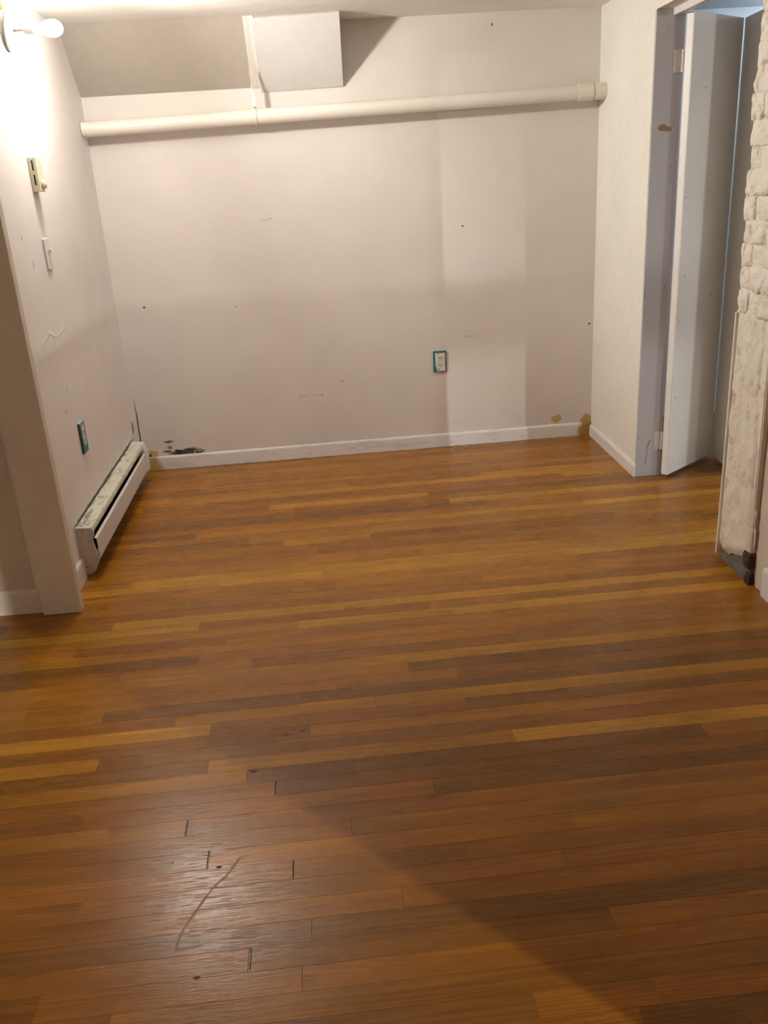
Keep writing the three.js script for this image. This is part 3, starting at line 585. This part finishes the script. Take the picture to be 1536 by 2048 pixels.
// ---------- rough brick column on the right ----------
{
  const g = group('brick_column', [1.44, 0, -2.95]);
  tag(g, 'rough white painted brick column with a chipped grey foot', 'column');
  const paint = mat([0.78, 0.73, 0.65], 0.55, { map: dirtyMap, bumpMap: lumpBump, bumpScale: 0.006 });
  const z0 = -0.115, z1 = 0.15;
  mesh('mortar_core', metreUV(box(0.002, 0.134, 0.1, CEIL - 0.001, z0 + 0.012, z1 - 0.012), 3, 3), paint, g);
  const lump = (x0, x1, y0, y1, a, b, s, amp) => {
    const q = new THREE.BoxGeometry(x1 - x0, y1 - y0, b - a, 5, 5, 6), p = q.attributes.position, hx = (x1 - x0) / 2, hy = (y1 - y0) / 2, hz = (b - a) / 2, v = new THREE.Vector3();
    for (let i = 0; i < p.count; i++) {
      v.fromBufferAttribute(p, i); const ux = v.x / hx, uy = v.y / hy, uz = v.z / hz, l = Math.pow(Math.abs(ux) ** 11 + Math.abs(uy) ** 11 + Math.abs(uz) ** 11, -1 / 11) * Math.max(Math.abs(ux), Math.abs(uy), Math.abs(uz));
      v.set(ux * l * hx, uy * l * hy, uz * l * hz);
      const n = amp * (fbm(s + v.z * 26 + v.y * 7, v.y * 30 + s * 1.7, 3) - 0.5) * 2, m = amp * (fbm(v.y * 40 + s, s * 3 + v.x * 20, 3) - 0.5) * 2;
      p.setXYZ(i, v.x - n, v.y + 0.35 * m, v.z + m);
    }
    q.translate((x0 + x1) / 2, (y0 + y1) / 2, (a + b) / 2); const c = metreUV(q, 4, 4); return toCreasedNormals(c, 1.2);
  };
  const C = 0.0785;
  for (let k = 0; k < 16; k++) {
    const y0 = 0.952 + k * C, y1 = Math.min(CEIL - 0.002, y0 + C + 0.008), cut = k % 2 ? 0.05 : -0.04, s = 11 + k * 3.7, j = () => rr(-0.004, 0.005);
    if (y1 - y0 < 0.03) continue;
    mesh('brick', lump(-0.006 + j(), 0.134, y0, y1, z0 - 0.008 + j(), cut + 0.006, s, 0.009), paint, g);
    mesh('brick', lump(-0.005 + j(), 0.134, y0, y1, cut - 0.006, z1 + 0.006 + j(), s + 50, 0.009), paint, g);
  }
  // plastered lower part with a ragged front edge
  const N = 64, K = 22, pos = [], uv = [], idx = [];
  const rag = (y) => z1 - 0.035 + 0.04 * step(0.8, 0.15, y) + 0.016 * (fbm(y * 30, 4, 4) - 0.5) + 0.01 * (noise(y * 90, 2) - 0.5);
  const low = (t) => 0.042 + 0.05 * step(0.1, 0.9, t) + 0.02 * (fbm(t * 7, 9, 3) - 0.5);
  for (let i = 0; i <= N; i++) for (let k = 0; k <= K; k++) {
    const t = k / K, y = lerp(low(t), 0.985 + 0.03 * (noise(t * 5, 3) - 0.5), i / N), z = lerp(z0 + 0.002, rag(y), t);
    const edge = Math.min(1, Math.min(t, 1 - t) * 9), x = -0.004 - 0.009 * (fbm(z * 16 + 3, y * 11, 4) - 0.5) * 2 - 0.004 * (fbm(z * 50, y * 40, 3) - 0.5) + 0.014 * (1 - sm(edge)) + 0.012 * (1 - sm(Math.min(1, Math.min(i, N - i) / 2)));
    pos.push(x, y, z); uv.push(z * 3, y * 3);
    if (i && k) { const b = i * (K + 1) + k, a = b - K - 1; idx.push(a - 1, b - 1, b, a - 1, b, a); }
  }
  const sk = new THREE.BufferGeometry(); sk.setAttribute('position', new THREE.Float32BufferAttribute(pos, 3)); sk.setAttribute('uv', new THREE.Float32BufferAttribute(uv, 2)); sk.setIndex(idx); sk.computeVertexNormals();
  mesh('plaster_coat', sk, mat([0.74, 0.69, 0.6], 0.55, { map: dirtyMap, bumpMap: lumpBump, bumpScale: 0.004, side: THREE.DoubleSide }), g);
  mesh('front_face', metreUV(box(0.004, 0.134, 0.08, 0.96, z1 - 0.03, z1 - 0.004), 2, 2), M.taupe, g);
  mesh('edge_strip', rbox(-0.002, 0.05, 0.012, 0.955, z0 - 0.012, z0 + 0.0, 0.002), M.casing, g);
  mesh('concrete_foot', lump(0.007, 0.134, -0.03, 0.1, z0 + 0.02, z1 - 0.002, 71, 0.007), mat([0.14, 0.13, 0.11], 0.9, { bumpMap: lumpBump, bumpScale: 0.006 }), g);
  mesh('bare_brick_and_cavity', lump(-0.004, 0.06, 0.062, 0.125, z1 - 0.05, z1 + 0.004, 93, 0.004), mat([0.07, 0.028, 0.016], 0.9, { bumpMap: lumpBump, bumpScale: 0.004 }), g);
  mesh('bare_brick_and_cavity', lump(0.0, 0.06, -0.02, 0.045, z1 - 0.03, z1 + 0.008, 97, 0.005), mat([0.03, 0.018, 0.014], 0.9), g);  // near-black lump stands in for the dark cavity at the foot
}

// ---------- unseen lamps of the adjoining room and behind the camera ----------
{
  const S = [5.64, 2.08, 4.48];
  const g = group('unseen_spot_lamp', S); tag(g, 'unseen spot lamp of the adjoining room, placed to light the back wall and floor', 'lamp');  // out of view, aimed to light the wall patch and near floor
  const aim = new THREE.Vector3(-0.55 - S[0], 0.25 - S[1], -1.35 - S[2]).normalize(), q = new THREE.Quaternion().setFromUnitVectors(new THREE.Vector3(0, 0, 1), aim);
  const can = mesh('can', new THREE.LatheGeometry([[0.001, -0.12], [0.06, -0.12], [0.07, -0.1], [0.075, 0], [0.071, 0], [0.066, -0.02]].map(([r, h]) => new THREE.Vector2(r, h)), 28).rotateX(Math.PI / 2), mat(WHITE, 0.4, { side: THREE.DoubleSide }), g); can.quaternion.copy(q);
  const face = mesh('lens', new THREE.CylinderGeometry(0.064, 0.064, 0.004, 28).rotateX(Math.PI / 2).translate(0, 0, -0.02), new THREE.MeshStandardMaterial({ color: 0xffffff, emissive: new THREE.Color(...HALL.color), emissiveIntensity: 20 }), g); face.quaternion.copy(q);
  mesh('stem', new THREE.CylinderGeometry(0.012, 0.012, 0.1, 12).translate(0, 0.085, 0), M.white, g);
  const sp = new THREE.SpotLight(new THREE.Color(...HALL.color), HALL.beam, 0, 0.43, 1); sp.castShadow = true; sp.shadow.radius = 2.2;
  sp.position.copy(aim).multiplyScalar(0.03); sp.target.position.copy(aim).multiplyScalar(5); g.add(sp, sp.target);
}
{
  const g = group('unseen_ceiling_lamp', [2.6, CEIL - 0.005, -4.75]); tag(g, 'unseen ceiling lamp behind the folded door, placed to light the blue ceiling', 'lamp');  // out of view, placed to brighten the hall ceiling over the door
  mesh('base', new THREE.CylinderGeometry(0.11, 0.11, 0.02, 32).translate(0, -0.006, 0), M.white, g);
  mesh('shade', new THREE.LatheGeometry([[0.001, -0.075], [0.05, -0.068], [0.085, -0.045], [0.1, -0.016]].map(([r, h]) => new THREE.Vector2(r, h)), 32), new THREE.MeshStandardMaterial({ color: 0xffffff, emissive: new THREE.Color(...HALL.color), emissiveIntensity: 2 }), g);
  const p = new THREE.PointLight(new THREE.Color(...HALL.color), HALL.ceiling); p.position.set(0, -0.1, 0); p.castShadow = true; p.shadow.radius = 2; g.add(p);
}
{
  const g = group('unseen_lantern', [5.0, 1.75, -1.0]); tag(g, 'unseen round lantern in the adjoining room, placed to light the folded door', 'lamp');  // out of view, size and place chosen for soft light on the door
  mesh('shade', new THREE.SphereGeometry(0.24, 32, 20), new THREE.MeshStandardMaterial({ color: 0xffffff, emissive: new THREE.Color(...HALL.color), emissiveIntensity: 3 }), g);
  mesh('cord', new THREE.CylinderGeometry(0.004, 0.004, 0.24, 8).translate(0, 0.345, 0), M.white, g);
  const p = new THREE.PointLight(new THREE.Color(...HALL.color), HALL.lantern); p.castShadow = true; p.shadow.radius = 11.5; g.add(p);
}
{
  const g = group('unseen_rear_lamp', [-1.5, 0, 1.2]); tag(g, 'unseen low lamp behind the camera, placed to light the left corner board', 'lamp');  // out of view, set low to light the corner board more than the floor
  mesh('base', new THREE.CylinderGeometry(0.11, 0.12, 0.02, 32).translate(0, 0.01, 0), M.white, g);
  mesh('pole', new THREE.CylinderGeometry(0.012, 0.012, 0.64, 16).translate(0, 0.34, 0), M.metal, g);
  mesh('globe', new THREE.SphereGeometry(0.1, 28, 18).translate(0, 0.75, 0), new THREE.MeshStandardMaterial({ color: 0xffffff, emissive: new THREE.Color(1, 0.84, 0.64), emissiveIntensity: 2 }), g);
  const p = new THREE.PointLight(new THREE.Color(1, 0.84, 0.64), HALL.rear); p.position.set(0, 0.75, 0); p.castShadow = true; p.shadow.radius = 4; g.add(p);
}

renderer.render(scene, camera);
